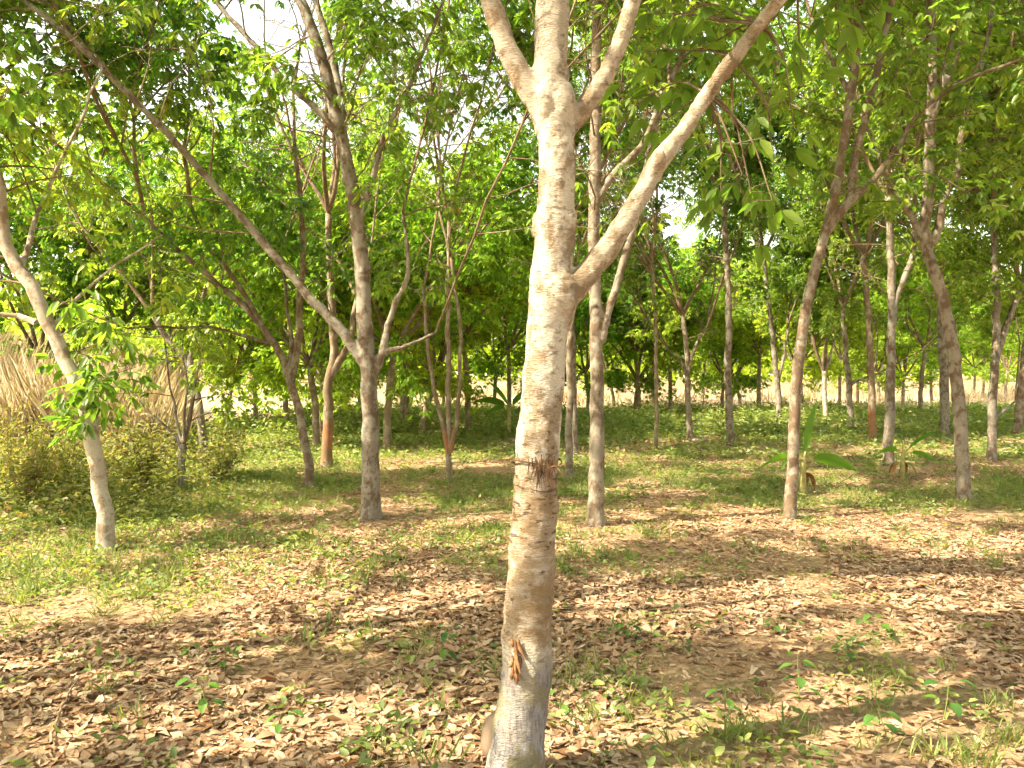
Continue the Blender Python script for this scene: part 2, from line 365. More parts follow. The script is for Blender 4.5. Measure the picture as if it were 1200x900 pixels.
def twig_with_leaves(mb, LP, LD, p, d, L, r0, dens):
    """second-order branch with twiglets; leaf posts collected in LP/LD"""
    n=5; ln=wander(p,d,L,n,up=-0.02,w=0.16); mb.tube(ln,np.linspace(r0,0.004,n+1),4,m=0,cap=False)
    k=max(2,int(L*6.0*dens))
    for q in range(k):
        t=R.uniform(0.25,1.0); x=t*n; i=min(int(x),n-1); b=ln[i]+(ln[i+1]-ln[i])*(x-i)
        dd=nrm(ln[min(i+1,n)]-ln[max(i-0,0)]); e=nrm(dd*0.55+perp(dd,R.uniform(0,6.28))*0.8+np.array([0,0,0.05]))
        l2=R.uniform(0.2,0.5); tp=wander(b,e,l2,3,up=-0.04,w=0.18); mb.tube(tp,[0.0045,0.0035,0.003,0.0025],3,m=0,cap=False)
        c=int(R.integers(6,10))
        for _ in range(c):
            s=R.uniform(0.35,1.05); j=min(int(s*3),2); LP.append(tp[j]+(tp[j+1]-tp[j])*(s*3-j)); az=R.uniform(0,6.28)
            LD.append(nrm(e*0.35+perp(e,az)+np.array([0,0,R.uniform(-0.4,0.3)])))
    for _ in range(5):
        LP.append(ln[-1]); LD.append(nrm(d*0.4+R.normal(0,.7,3)))

def grow_limb(limbs, mb, LP, LD, p, d, L, r, dens, top, lvl=0):
    n=max(5,int(L/0.4)); ln=wander(p,d,L,n,up=0.07,w=0.09); rr=np.linspace(r,max(0.012,r*0.28),n+1)
    limbs.append((ln,rr))
    clothe(mb,LP,LD,ln,rr,0.22,dens,None)
    if lvl<1 and L>1.8:
        for _ in range(2):
            i=int(R.integers(n//3,n-1)); dd=nrm(ln[i+1]-ln[i]); e=nrm(dd+perp(dd,R.uniform(0,6.28))*R.uniform(.5,.9)+np.array([0,0,.15]))
            grow_limb(limbs,mb,LP,LD,ln[i],e,L*R.uniform(.45,.65),rr[i]*0.65,dens,top,lvl+1)

def clothe(mb, LP, LD, ln, rr, t0, dens, zmin):
    Ls=np.concatenate([[0],np.cumsum(np.linalg.norm(np.diff(ln,axis=0),axis=1))]); T=Ls[-1]
    s=T*t0
    while s<T:
        i=min(np.searchsorted(Ls,s)-1,len(ln)-2); i=max(i,0); f=(s-Ls[i])/(Ls[i+1]-Ls[i]+1e-9); p=ln[i]+(ln[i+1]-ln[i])*f
        if zmin is None or p[2]>zmin:
            dd=nrm(ln[i+1]-ln[i]); e=nrm(dd*0.45+perp(dd,R.uniform(0,6.28))+np.array([0,0,0.12]))
            twig_with_leaves(mb,LP,LD,p,e,R.uniform(0.6,1.5),min(0.012,rr[i]*0.5),dens)
        s+=R.uniform(0.22,0.48)/dens**0.5

def remeshed(meshname, mb, vox, mats, off, iters=6):
    me=mb.mesh('tmp',mats,True,off); o=bpy.data.objects.new('tmp',me); col.objects.link(o)
    md=o.modifiers.new('r','REMESH'); md.mode='VOXEL'; md.voxel_size=vox; md.use_smooth_shade=True
    sm=o.modifiers.new('s','SMOOTH'); sm.iterations=iters; sm.factor=0.5
    dg=bpy.context.evaluated_depsgraph_get(); out=bpy.data.meshes.new_from_object(o.evaluated_get(dg)); out.name=meshname
    bpy.data.objects.remove(o); bpy.data.meshes.remove(me)
    out.materials.clear()
    for m in mats: out.materials.append(m)
    return out

def split_remesh(out, lines, names, mats, root):
    """cut a blended trunk-and-limb surface into one mesh per member, keeping the shared normals"""
    nv=len(out.vertices); co=np.empty(nv*3,np.float32); out.vertices.foreach_get('co',co); co=co.reshape(-1,3)
    nr=np.empty(nv*3,np.float32); out.vertices.foreach_get('normal',nr); nr=nr.reshape(-1,3)
    if lines[0][1].max()*2>0.2 and len(co)>30000:
        x,y,z=co.T; f1=vnoise(x*22+z*9,z*26+y*22,61)-.5; f2=vnoise(x*55-z*20,z*70+y*55,62)-.5; f3=vnoise(x*9+z*4,z*13+y*9,63)-.5
        fork=np.exp(-((z-2.72)/.16)**2)+np.exp(-((z-1.93)/.13)**2)+.8*np.exp(-((z-1.05)/.2)**2)+.7*np.exp(-((z-2.2)/.08)**2)
        crease=np.clip(np.sin(z*95+x*30+7*vnoise(x*8,z*8+y*8,64))-.35,0,1)
        co=co+nr*(f1*.006+f2*.003+f3*.010-(fork*crease)*.0045)[:,None].astype(np.float32)
        out.vertices.foreach_set('co',co.ravel()); out.update(); out.vertices.foreach_get('normal',nr.reshape(-1)) if False else None
        nn=np.empty(nv*3,np.float32); out.vertices.foreach_get('normal',nn); nr=nn.reshape(-1,3)
    fs=np.array([list(p.vertices) for p in out.polygons if len(p.vertices)==4],np.int64)
    cen=co[fs].mean(1); best=np.full(len(cen),1e9); own=np.zeros(len(cen),int)
    for k,(ln,rr) in enumerate(lines):
        for i in range(0,len(ln)):
            dd=np.linalg.norm(cen-ln[i],axis=1)-rr[i]
            if k>0: dd=dd+0.012
            b=dd<best; best[b]=dd[b]; own[b]=k
    obs=[]
    for k,nm in enumerate(names):
        sel=fs[own==k]
        if len(sel)==0: continue
        u,inv=np.unique(sel,return_inverse=True)
        mb=MB(); mb.add(co[u],inv.reshape(-1,4)); o=mb.obj(nm,mats[k],root)
        o.data.normals_split_custom_set_from_vertices([tuple(x) for x in nr[u]]); obs.append(o)
    bpy.data.meshes.remove(out); return obs

TREES={}
def tree(label, Y, lines, bark, height=10, crown_from=3.2, dens=1.0, nlimb=4, group='rubber trees in the plantation', vox=None, limb_bark=None, leaf='leaf', Lf=0.108, lump=0.12, name='rubber_tree', sides=14, extend=True):
    """lines: [(points[(px,py[,dy])], width_px_start, width_px_end)], first is the trunk; dy = metres behind the trunk plane"""
    bp=lines[0][0][0]; g=ground_at(bp[0],bp[1]) if Y is None else None
    if Y is None: Y=g[1]
    base=at(bp[0],bp[1],Y); base[2]=float(ground_z(base[0],base[1]))
    root=thing(name,label,'tree',base,group)
    L3=[]; 
    for pts,w0,w1 in lines:
        P=np.array([at(p[0],p[1],Y+(p[2] if len(p)>2 else 0)) for p in pts])
        L3.append([P,w0/F*Y/2,w1/F*Y/2])
    L3[0][0][0]=base-np.array([0,0,0.12])
    built=[]
    for k,(P,r0,r1) in enumerate(L3):
        ln=smooth_line(P,0.10 if vox else 0.18,0.004 if vox else 0.01); t=np.linspace(0,1,len(ln)); rr=r0+(r1-r0)*t
        if k==0:
            h=ln[:,2]-base[2]; rr=rr*(1+(0.2 if vox==.009 else 0.3)*np.exp(-np.maximum(h,0)/0.10))
        else: rr=rr*(1+0.35*np.exp(-t*len(ln)*0.35))
        built.append((ln,rr))
    mb=MB(); LP=[]; LD=[]; extra=[]
    for k,(ln,rr) in enumerate(built):
        clothe(mb,LP,LD,ln,rr,0.3 if k else 0.45,dens,base[2]+crown_from)
        if extend:
            top=ln[-1]; dd=nrm(ln[-1]-ln[-3]); left=base[2]+height-top[2]
            if left>0.6 and rr[-1]>0.012:
                nn=nlimb if k==0 else max(1,nlimb-2)
                for q in range(nn):
                    e=nrm(dd*0.8+perp(dd,q*6.28/nn+R.uniform(-.5,.5))*R.uniform(0.35,0.9)+np.array([0,0,0.45]))
                    grow_limb(extra,mb,LP,LD,top,e,left*R.uniform(.55,.95),rr[-1]*0.85,dens,None)
    lb=limb_bark or bark
    if vox:
        b=MB()
        for k,(ln,rr) in enumerate(built): b.tube(ln,rr,20,lump=lump,seed=k+1)
        for x in HERO_KNOBS.get(label,[]): b.tube(*x,12)
        out=remeshed('trunk',b,vox,[bark],base)
        split_remesh(out,[(ln-base,rr) for ln,rr in built],['trunk']+['limb']*(len(built)-1),[bark]+[lb]*(len(built)-1),root)
    else:
        for k,(ln,rr) in enumerate(built):
            b=MB(); b.tube(ln,rr,sides if k==0 else max(8,sides-4),lump=lump,seed=len(TREES)*7+k); b.obj('trunk' if k==0 else 'limb',bark if k==0 else lb,root,base)
    for ln,rr in extra: mb.tube(ln,rr,7,m=0,cap=False)
    trifoliate(mb,LP,LD,Lf)
    mb.obj('crown',[M['twig'],M[leaf]],root,base)
    TREES[label]=(root,base,Y,built); return root,base,Y,built

HERO_KNOBS={}
def knob(px,py,Y,r,dy=-0.0,stretch=1.0):
    c=at(px,py,Y); c[1]+=dy; z=np.linspace(-1,1,7); return (np.stack([np.full(7,c[0]),np.full(7,c[1]),c[2]+z*r*stretch],1), r*np.sqrt(np.maximum(0.02,1-z*z)))

for pts,Y in (([(418,413),(395,382),(365,350),(330,310),(290,262),(265,233),(240,205),(215,177),(190,150),(165,125),(140,100),(115,75),(90,50),(60,25),(35,5)],8.9),
              ([(427,380),(425,320),(418,260),(410,210),(400,165),(395,140),(385,100),(375,60),(365,30),(352,0)],8.9),
              ([(945,360),(957,310),(970,265),(980,215),(990,160),(1000,90),(1004,50),(995,235),(1001,190),(1015,135),(1030,75)],9),
              ([(75,420),(55,375),(38,335),(88,440)],7.2),([(1107,360),(1095,320),(1085,290),(1087,240),(1090,190),(1090,150),(1092,90)],10),
              ([(322,405),(300,375),(270,345),(240,320)],11.5),([(697,330),(696,280),(697,200),(698,140),(698,90)],8.4)):
    for p in pts: CLEAR.append((at(*p,Y),0.11))

# ---- the big pale tree in front
HL='largest pale rubber tree, standing closest, forked on top with one long limb to the right'
HERO_KNOBS[HL]=[knob(665,260,3.08,0.046,0,1.5),knob(636,264,3.1,0.045,0,1.6),knob(640,118,3.06,0.045,0,1.8),knob(660,118,3.06,0.05,0,1.7),knob(772,188,3.0,0.030,0,1.4),
               knob(606,668,3.09,.03,0,2.2),knob(640,640,3.09,.03,0,2.2),knob(655,345,3.07,.075,0,1.3)]
hero,hb,hY,hbuilt=tree(HL,3.1,[
  ([(598,940),(603,900),(612,830),(616,780),(620,700),(625,600),(630,540),(637,450),(641,390),(646,340),(649,300),(651,260),(650,200),(650,150),(649,110),(647,80),(646,40),(646,0),(645,-60),(640,-160)],63,34),
  ([(650,380),(664,350),(690,318),(711,295),(740,250),(770,192),(800,150),(830,110),(860,68,-.05),(890,28,-.1),(915,-5,-.15),(960,-70,-.2)],28,14),
  ([(645,150),(632,122),(612,95),(595,60),(580,22),(571,-5),(555,-60),(530,-130)],28,18),
  ([(655,160),(676,136),(696,111),(713,80),(730,38),(742,0),(752,-40),(770,-110)],22,14)],
  M['hero'],height=9.5,crown_from=3.75,dens=1.4,nlimb=5,vox=0.009,limb_bark=M['hero_limb'],lump=0.10)
def hpart(name, mb, m, lab=None):
    o=mb.obj(name,m,hero,hb)
    if lab: o['label']=lab
    return o
# dry fibre tuft and tie round the trunk
b=MB()
for k in range(70):
    x=R.uniform(618,652); p=at(x,540+R.normal(0,3),2.985-0.0); p[1]+= -0.0+abs(x-632)*0.0009
    l=R.uniform(0.03,0.12)*(1 if 626<x<648 else .4); d=np.array([R.normal(0.05,.12),-R.uniform(0,.08),-1]); b.tube(wander(p,d,l,4,up=-0.1,w=.12),[.0022,.002,.0017,.0013,.0008],3,cap=False)
hpart('fibre_tuft',b,M['fibre'],'dark brown tuft of dry fibres hanging on the trunk')
b=MB(); th=np.linspace(0,2*np.pi,33); c=at(629,541,3.1)
b.tube(np.stack([c[0]+0.098*np.cos(th),c[1]+0.098*np.sin(th),c[2]+0.012*np.sin(th*2)],1),0.0035,5,cap=False)
for s,e in (((598,540),(616,543)),((648,545),(662,553)),((640,548),(657,550))): b.tube(wander(at(*s,3.0),at(*e,2.96)-at(*s,3.0),.07,4,w=.2),[.003,.0025,.002,.0015,.001],4)
hpart('tie',b,M['fibre'],'dry string tied round the trunk')
b=MB()
for k in range(26):
    p=at(605+R.normal(0,3.2),748+R.uniform(0,40),3.004); p[1]-=R.uniform(0,.008); b.tube(wander(p,np.array([R.normal(0,.07),R.normal(0,.05),-1]),R.uniform(.03,.09),4,w=.12),[.003,.008,.009,.006,.002],5)
hpart('bark_scar',b,M['rust'],'torn rust brown strip of bark on the lower trunk')
b=MB()
c=at(578,862,3.13); z=np.linspace(-1,1,17)
b.tube(np.stack([c[0]+0.015*z,np.full(17,c[1]),c[2]+z*0.088],1),0.052*np.maximum(.01,1-np.abs(z)**2.4)**.5,22,lump=.22,seed=4)
hpart('burl',b,M['burl'],'smooth brown bulge at the left of the trunk foot')
# hanging leaves of the long limb
b=MB(); lp=[];ld=[]
SPR=[(800,215,2.9),(820,60,3.0),(860,160,2.75),(880,225,2.7),(900,120,2.7),(905,190,2.8),(845,235,2.8),(930,150,2.85),(775,95,3.0),(760,60,3.05),(790,25,2.9),(750,120,3.1),(800,110,3.2),(870,60,2.7),(925,60,2.8),(940,100,2.9),(770,15,2.9),(830,190,2.9),(885,265,2.9),(905,235,2.6),(950,20,2.8),(1000,25,2.9),(985,50,3.0),(815,20,2.7),(870,205,2.6),(780,140,3.1)]
limb=hbuilt[1][0]
for px,py,Y in SPR:
    e=at(px,py,Y+0.45); j=int(np.argmin(np.linalg.norm(limb-e-np.array([0.1,0,.15]),axis=1))); s=limb[j]
    mid=(s+e)/2+R.normal(0,.03,3)+np.array([0,0,.05]); ln=smooth_line([s,mid,e],.06); b.tube(ln,np.linspace(.006,.0025,len(ln)),5,cap=False)
    for k in range(int(R.integers(3,6))):
        q=ln[-1-int(R.integers(0,3))]; d=nrm(np.array([R.normal(),R.normal()*.6,R.uniform(-.5,.3)])); lp.append(q); ld.append(d); b.tube(np.array([q,q+d*.06,q+d*.12]),.0015,3,cap=False)
trifoliate(b,lp,ld,0.098,noprune=True,rbase=R.uniform(.25,.75,len(lp)))
hpart('leaf_spray',b,[M['twig'],M['leaf']],'large leaves hanging from the long right limb')

# ---- nearest ring of trees
tree('whitish leaning rubber tree at left edge with leafy sprouts halfway up its trunk',None,[
  ([(125,645),(122,600),(113,550),(103,490),(95,465),(75,420),(55,375),(38,335),(22,315),(8,285),(0,240),(-12,170),(-30,60)],19,13),
  ([(42,378),(20,369),(0,366),(-40,360,-.3)],6,3),
  ([(60,385),(90,350,.3),(140,310,.5),(190,275,.7)],4,2),
  ([(22,318),(45,250,.5),(85,160,.8),(120,80,1.2)],6,3)],M['bark_white'],height=8.5,crown_from=2.4,dens=1.1,nlimb=3)
a_root,a_b,a_Y,a_built=list(TREES.values())[-1]
b=MB(); lp=[];ld=[]
for px,py in [(95,470),(100,490),(85,460),(115,455),(125,470),(80,500),(130,440),(150,455),(70,430),(110,420),(75,475),(100,440),(160,430),(90,350),(130,370),(150,400),(120,480)]:
    e=at(px,py,a_Y+R.uniform(-.5,.3)); tr=a_built[0][0]; s=tr[int(np.argmin(np.linalg.norm(tr-e,axis=1)))]; ln=smooth_line([s,(s+e)/2+np.array([0,0,.05]),e],.08); b.tube(ln,np.linspace(.007,.003,len(ln)),4,cap=False)
    for k in range(7): lp.append(ln[-1-int(R.integers(0,max(1,len(ln)//2)))]); ld.append(nrm(R.normal(0,1,3)+np.array([0,0,-.1])))
trifoliate(b,lp,ld,.135,noprune=True); o=b.obj('leaf_sprout',[M['twig'],M['leaf']],a_root,a_b)

tree('thick brown rubber tree left of the big pale trunk, with one long bough rising left',None,[
  ([(435,608),(434,550),(434,500),(432,440),(427,380),(425,320),(418,260),(410,210),(395,140),(375,60),(352,0),(335,-50)],22,12),
  ([(428,425),(418,413),(395,382),(365,350),(330,310),(290,262),(240,205),(190,150,-.2),(140,100,-.3),(90,50,-.4),(35,5,-.5),(0,-25,-.6)],12,6),
  ([(408,215),(402,160,.2),(398,110,.3),(385,50,.4),(368,-5,.5)],11,8),
  ([(392,152),(377,133),(340,100),(300,55),(255,5),(230,-30)],8,5),
  ([(437,440),(447,415),(455,380),(465,350),(476,330),(478,300),(472,250)],9,4),
  ([(420,260),(435,215),(450,160),(480,100),(500,50),(520,0)],8,4),
  ([(447,412),(470,408),(495,398),(510,390)],6,3)],M['bark_red'],height=10,crown_from=3.1,dens=1.0,nlimb=3,vox=0.014)
tree('straight grey rubber tree just right of the big pale trunk',None,[
  ([(698,616),(699,560),(700,500),(699,420),(697,330),(696,280),(697,200),(698,100),(699,0),(699,-60)],19,10),
  ([(703,400),(712,365),(722,335),(735,290),(745,258),(757,200,.3),(768,150,.4),(785,100,.5)],10,6),
  ([(697,240),(715,210),(735,188),(752,172),(770,130),(800,60,.4),(815,10,.5)],8,5)],M['bark_pale'],height=10,crown_from=3.2,dens=.9,nlimb=4,vox=0.013)
tree('slim leaning rubber tree in front of the taller banana plant, forking into two bright limbs',None,[
  ([(925,608),(928,560),(931,490),(935,430),(945,360),(957,310),(970,265),(980,215),(990,160),(1000,90),(1004,50),(1008,-10),(1012,-60)],14,9),
  ([(968,270),(978,256),(995,235),(1001,190),(1015,135),(1030,75),(1045,0),(1055,-50)],10,7),
  ([(990,242),(1020,215),(1050,175),(1080,130),(1130,95,-.3),(1195,70,-.6)],8,4),
  ([(996,112),(975,70,.3),(955,30,.5),(945,0,.6)],6,4)],M['bark_grey'],height=10,crown_from=3.3,dens=.9,nlimb=3,vox=0.012)
tree('grey lichen spotted rubber tree near the right edge, leaning left and forking high',None,[
  ([(1131,588),(1127,530),(1124,480),(1117,410),(1107,360),(1095,320),(1085,290),(1083,262),(1087,240),(1090,150),(1092,90),(1090,0),(1088,-60)],16,9),
  ([(1090,305),(1078,272),(1062,245),(1045,222)],10,5),
  ([(1090,285),(1101,265),(1106,232),(1122,200),(1128,150),(1150,80,.4),(1165,0,.6)],9,5),
  ([(1091,140),(1105,100),(1115,50),(1125,0)],7,5),
  ([(1090,110),(1110,95),(1130,40,-.3),(1140,0,-.5)],6,4)],M['bark_pale'],height=10,crown_from=3.4,dens=.9,nlimb=3,vox=0.013)
tree('dark rubber tree at left with a curved trunk fanning out into several leaning boughs',None,[
  ([(363,570),(360,530),(350,480),(338,440),(322,405),(300,375),(270,345),(240,320),(205,290),(170,255,-.4)],11,5),
  ([(340,447),(347,420),(350,390),(352,340),(356,300),(352,230),(345,170)],8,5),
  ([(318,402),(300,370),(280,335),(262,310),(244,290),(225,240,-.4),(215,180,-.6)],6,4),
  ([(325,405),(290,395),(250,385),(195,383,-.6),(150,385,-1)],4,2),
  ([(338,440),(342,400),(335,350,.3),(330,300,.5)],5,3)],M['bark_grey'],height=9,crown_from=2.6,dens=1.1,nlimb=3)
tree('rubber tree with orange red patch low on its trunk, left of the thick one',None,[
  ([(381,547),(384,500),(385,460),(388,435),(392,410),(390,385),(387,330),(385,250)],13,7),
  ([(387,440),(398,422),(410,398),(418,350,.4)],8,5)],M['bark_orange'],height=9,crown_from=2.6,dens=1.0,nlimb=4)
tree('slender multi stemmed rubber tree with thin tan stems opening in a V',None,[
  ([(527,565),(526,520),(525,480),(525,420),(525,330),(526,260)],7,4),
  ([(526,535),(518,495),(510,460),(503,420),(500,380),(497,335)],5,4),
  ([(527,530),(535,490),(538,450),(540,400),(534,350),(528,300)],5,4)],M['bark_far'],height=8.5,crown_from=2.6,dens=1.0,nlimb=3,limb_bark=M['bark_orange'])
tree('young low branched rubber tree standing in weeds at left, leafy almost to the ground',None,[
  ([(213,572),(213,545),(214,520)],10,9),
  ([(214,522),(206,490),(200,455),(193,400)],3,1.5),
  ([(214,522),(217,485),(218,450),(214,400)],3,1.5),
  ([(213,525),(205,510),(192,495),(170,480)],4,2)],M['bark_red'],height=3.0,crown_from=1.2,dens=0.8,nlimb=1,Lf=.11)
tree('grey rubber tree at left rear whose leaning trunk shows through drooping leaves',None,[
  ([(241,533),(236,490),(231,460),(222,430),(208,408),(195,395),(180,370)],10,6),
  ([(222,430),(230,390),(240,340)],6,4)],M['bark_pale'],height=7,crown_from=1.7,dens=1.0,nlimb=3)
tree('thin rubber tree half hidden behind the right side of the big pale trunk',None,[
  ([(666,562),(668,480),(668,420),(670,330),(671,250)],9,6)],M['bark_pale'],height=10,crown_from=2.8,dens=1.3)
tree('narrow dark rubber tree seen between the big pale trunk and the straight grey one',None,[
  ([(674,533),(673,480),(672,420),(668,330)],7,5)],M['bark_red'],height=10,crown_from=2.5,dens=1.3)
tree('rubber tree with a whitish trunk forking at shoulder height, right of the straight grey one',None,[
  ([(809,517),(807,480),(806,440),(805,420),(800,370)],8,5),([(806,435),(815,405),(828,385)],4,3),([(805,440),(796,420),(785,412)],4,2)],M['bark_pale'],height=10,crown_from=2.4,dens=1.3)
tree('very thin straight rubber tree, next right after the straight grey one',None,[
  ([(769,529),(769,480),(769,430),(768,380),(764,310)],5,4)],M['bark_far'],height=10,crown_from=2.6,dens=1.3)
tree('straight rubber tree with rusty foot, between the straight grey and the slim leaning ones',None,[
  ([(856,522),(855,480),(853,440),(854,360),(851,290),(848,240)],9,6)],M['bark_red'],height=10,crown_from=2.9,dens=1.3)
tree('crooked reddish rubber tree half hidden behind the slim leaning one',None,[
  ([(912,497),(913,470),(910,440),(906,400),(900,350),(895,300)],7,5),([(911,450),(918,420),(923,385)],4,3)],M['bark_red'],height=10,crown_from=2.8,dens=1.3)
tree('pale rubber tree with bare branching whitish limbs, first right of the slim leaning one',None,[
  ([(968,497),(967,470),(966,445),(965,435)],6,5),([(966,440),(958,415),(952,395)],3,2),([(966,440),(975,410),(980,390)],3,2)],M['bark_white'],height=10,crown_from=2.6,dens=1.3)
tree('gnarled rubber tree with a kinked fork, second right of the slim leaning one',None,[
  ([(998,503),(996,480),(995,450),(993,430),(990,400),(988,360)],8,5),([(995,452),(1003,447),(1012,443),(1022,440)],4,2)],M['bark_pale'],height=10,crown_from=2.4,dens=1.3)
tree('rubber tree with vivid orange foot, third right of the slim leaning one',None,[
  ([(1023,518),(1022,490),(1021,450),(1019,400),(1016,350),(1012,300)],9,6)],M['bark_orange'],height=10,crown_from=2.8,dens=1.3)
tree('dark footed upright rubber tree behind the smaller banana plant, forking into a narrow V',None,[
  ([(1040,546),(1041,520),(1043,470),(1044,420),(1045,360),(1043,290),(1040,230)],12,7),([(1045,372),(1052,345),(1068,305),(1072,260)],7,5)],M['bark_red'],height=10,crown_from=3.0,dens=1.3)
tree('stout dark rubber tree half hidden behind the lichen spotted one',None,[
  ([(1107,512),(1107,480),(1106,440),(1104,400),(1102,340)],11,8)],M['bark_red'],height=10,crown_from=2.8,dens=1.3)
tree('orange brown rubber tree at right with a thin side shoot near its foot',None,[
  ([(1161,540),(1163,500),(1164,450),(1167,415),(1168,380),(1166,320),(1163,250)],10,7),([(1166,420),(1178,385),(1196,335),(1205,290)],7,5),([(1164,492),(1180,478),(1190,470)],3,2)],M['bark_red'],height=10,crown_from=2.8,dens=1.3)
tree('rightmost dark rubber tree, cut by the right edge of view',None,[
  ([(1191,512),(1195,470),(1201,420),(1206,360)],10,8)],M['bark_grey'],height=10,crown_from=2.6,dens=1.3)

# ---- crowns that lean in from beside the view, then trees added for shade
def side_tree(label,x,y,h,cf,dens=1.0):
    base=np.array([x,y,float(ground_z(x,y))]); root=thing('rubber_tree',label,'tree',base,'rubber trees in the plantation')
    ln=smooth_line([base-np.array([0,0,.1]),base+np.array([.1,.05,1.5]),base+np.array([.15,.2,3.0]),base+np.array([.1,.2,4.4])],.2,.01); rr=np.linspace(.11,.07,len(ln))
    b=MB(); b.tube(ln,rr,14,lump=.1,seed=int(abs(x*7+y))); b.obj('trunk',M['bark_grey'],root,base)
    mb=MB(); LP=[];LD=[];ex=[]
    for q in range(6):
        i=len(ln)-1-int(R.integers(0,len(ln)//4)); az=q*1.05+R.uniform(-.3,.3); e=np.array([math.cos(az)*.8,math.sin(az)*.8,R.uniform(.25,1)])
        grow_limb(ex,mb,LP,LD,ln[i],e,R.uniform(2.4,3.6),.05,dens,None)
    grow_limb(ex,mb,LP,LD,ln[-1],np.array([0,0,1.]),h-4.4,.06,dens,None)
    for l,r_ in ex: mb.tube(l,r_,7,m=0,cap=False)
    trifoliate(mb,LP,LD,.11); mb.obj('crown',[M['twig'],M['leaf']],root,base)
side_tree('rubber tree beyond the left edge whose dark leaves hang into the upper left corner',-7.6,8.6,9,3,1.2)
side_tree('rubber tree beyond the right edge whose leaves hang into the upper right corner',8.2,8.6,9.5,3)
side_tree('unseen rubber tree added left of the camera to shade the near ground',-5.4,1.0,9,3,1.3)
side_tree('rubber tree added just outside the left edge of view to shade the foreground',-4.6,3.3,9,3,1.3)
side_tree('unseen rubber tree added for shade behind the camera on the left',-6.3,-3.2,9,3,1.3)
side_tree('unseen rubber tree added for shade just behind the camera',-1.6,-2.6,9,3,1.2)

# ---- far rows at the edge of the field: a few prototypes, copied
PROTO=[]
def far_proto(k):
    root=thing('rubber_tree','x','tree',(0,0,-50),'small rubber trees along the field edge')
    h=R.uniform(7.5,9); f=(1.5,2.5,1.9,2.3,1.7)[k]; lean=R.normal(0,.12,2)
    ln=smooth_line([np.array([0,0,-.1]),np.array([lean[0]*.3,lean[1]*.3,f*.5]),np.array([lean[0],lean[1],f])],.3,.012); rr=np.linspace(.09,.07,len(ln))
    b=MB(); b.tube(ln,rr,9,lump=.12,seed=k); b.obj('trunk',M['bark_far'],root)
    mb=MB(); LP=[];LD=[];ex=[]; nl=5
    for q in range(nl):
        az=q*6.28/nl+R.uniform(-.4,.4); e=np.array([math.cos(az)*.6,math.sin(az)*.6,R.uniform(.5,1.1)])
        grow_limb(ex,mb,LP,LD,ln[-1],e,R.uniform(.45,.85)*(h-f),.055,1.25,None)
    for q in range((12,3,8,5,9)[k]):
        az=R.uniform(0,6.28); twig_with_leaves(mb,LP,LD,ln[-1],np.array([math.cos(az),math.sin(az),.0]),R.uniform(.8,1.6),.014,1.1)
    for l,r_ in ex: mb.tube(l,r_,5,m=0,cap=False)
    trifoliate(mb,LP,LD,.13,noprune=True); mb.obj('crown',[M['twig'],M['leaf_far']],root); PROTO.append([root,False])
for k in range(5): far_proto(k)
def far_tree(px,py,label,i,s=1.0):
    g=ground_at(px,py); pr=PROTO[i%5]
    if not pr[1]: o=pr[0]; pr[1]=True
    else:
        o=pr[0].copy(); col.objects.link(o)
        for ch in pr[0].children:
            c=ch.copy(); col.objects.link(c); c.parent=o
    o.location=g; o.rotation_euler=(0,0,R.uniform(0,6.28)); o.scale=(s,s,s*R.uniform(.95,1.1)); o['label']=label
FAR=[(60,492,'far rubber tree rising above the dry reeds at the far left'),(150,500,'far rubber tree between the reeds and the young low branched tree'),
(300,497,'thin far trunk, leftmost of the pair seen under the curved boughs at left'),(336,499,'right far trunk of the pair under the curved boughs at left, beside the curved tree'),
(371,523,'thin rubber trunk directly left of the orange patched one, standing slightly forward'),(377,512,'paler thin rubber trunk squeezed just left of the orange patched one'),
(423,497,'far trunk touching the left side of the thick brown tree'),(452,527,'thin trunk just right of the thick brown tree, nearest of the row there'),(471,498,'far trunk against the pale field, second to the right of the thick brown tree'),
(477,495,'very thin far trunk against the field, third to the right of the thick brown tree'),(494,510,'pale trunk just left of the V stemmed tree'),
(549,507,'leaning twin trunk right of the V stemmed tree'),(579,487,'far trunk in the weeds midway between the V stemmed tree and the big pale trunk'),(598,492,'far trunk beside the distant banana leaves, close left of the big pale trunk'),
(690,490,'far trunk hidden behind the straight grey tree'),(744,488,'left trunk of the close far pair right of the straight grey tree'),(749,489,'right trunk of the close far pair right of the straight grey tree'),
(786,489,'far trunk between the very thin straight tree and the whitish forked one'),(823,480,'far slender trunk right of the whitish forked tree'),(846,483,'far trunk showing beside the rusty straight tree on its left'),
(868,481,'far trunk just right of the rusty straight tree'),(889,486,'far crooked trunk midway between the rusty straight tree and the slim leaning one'),(941,490,'far trunk close right of the slim leaning tree'),
(984,478,'far dark trunk left of the gnarled kinked tree'),(1030,480,'far trunk between the two orange and dark footed trees'),(1058,478,'far trunk right of the dark footed tree, in the shade'),
(1078,490,'far whitish sapling trunk left of the lichen spotted tree'),(1141,467,'far trunk right of the lichen spotted tree, left one of two'),(1152,464,'far trunk right of the lichen spotted tree, right one of two'),(1178,470,'far trunk behind the side shoot at the right'),
(720,476,'faint distant trunk just right of the straight grey tree'),(765,474,'faint distant trunk behind the very thin straight tree'),(1005,474,'faint distant trunk right of the gnarled kinked tree'),(1092,474,'faint distant trunk left of the stout dark tree'),
(520,482,'faint distant trunk behind the V stemmed tree'),(265,492,'far trunk seen over weeds left of the pair under the curved boughs'),(640,482,'distant trunk screened by the big pale trunk'),(400,486,'distant trunk between the orange patched and thick brown trees'),(200,494,'far trunk behind the young low branched tree')]
for i,(px,py,l) in enumerate(FAR): far_tree(px,py,l,i,1.0 if py>485 else 0.95)

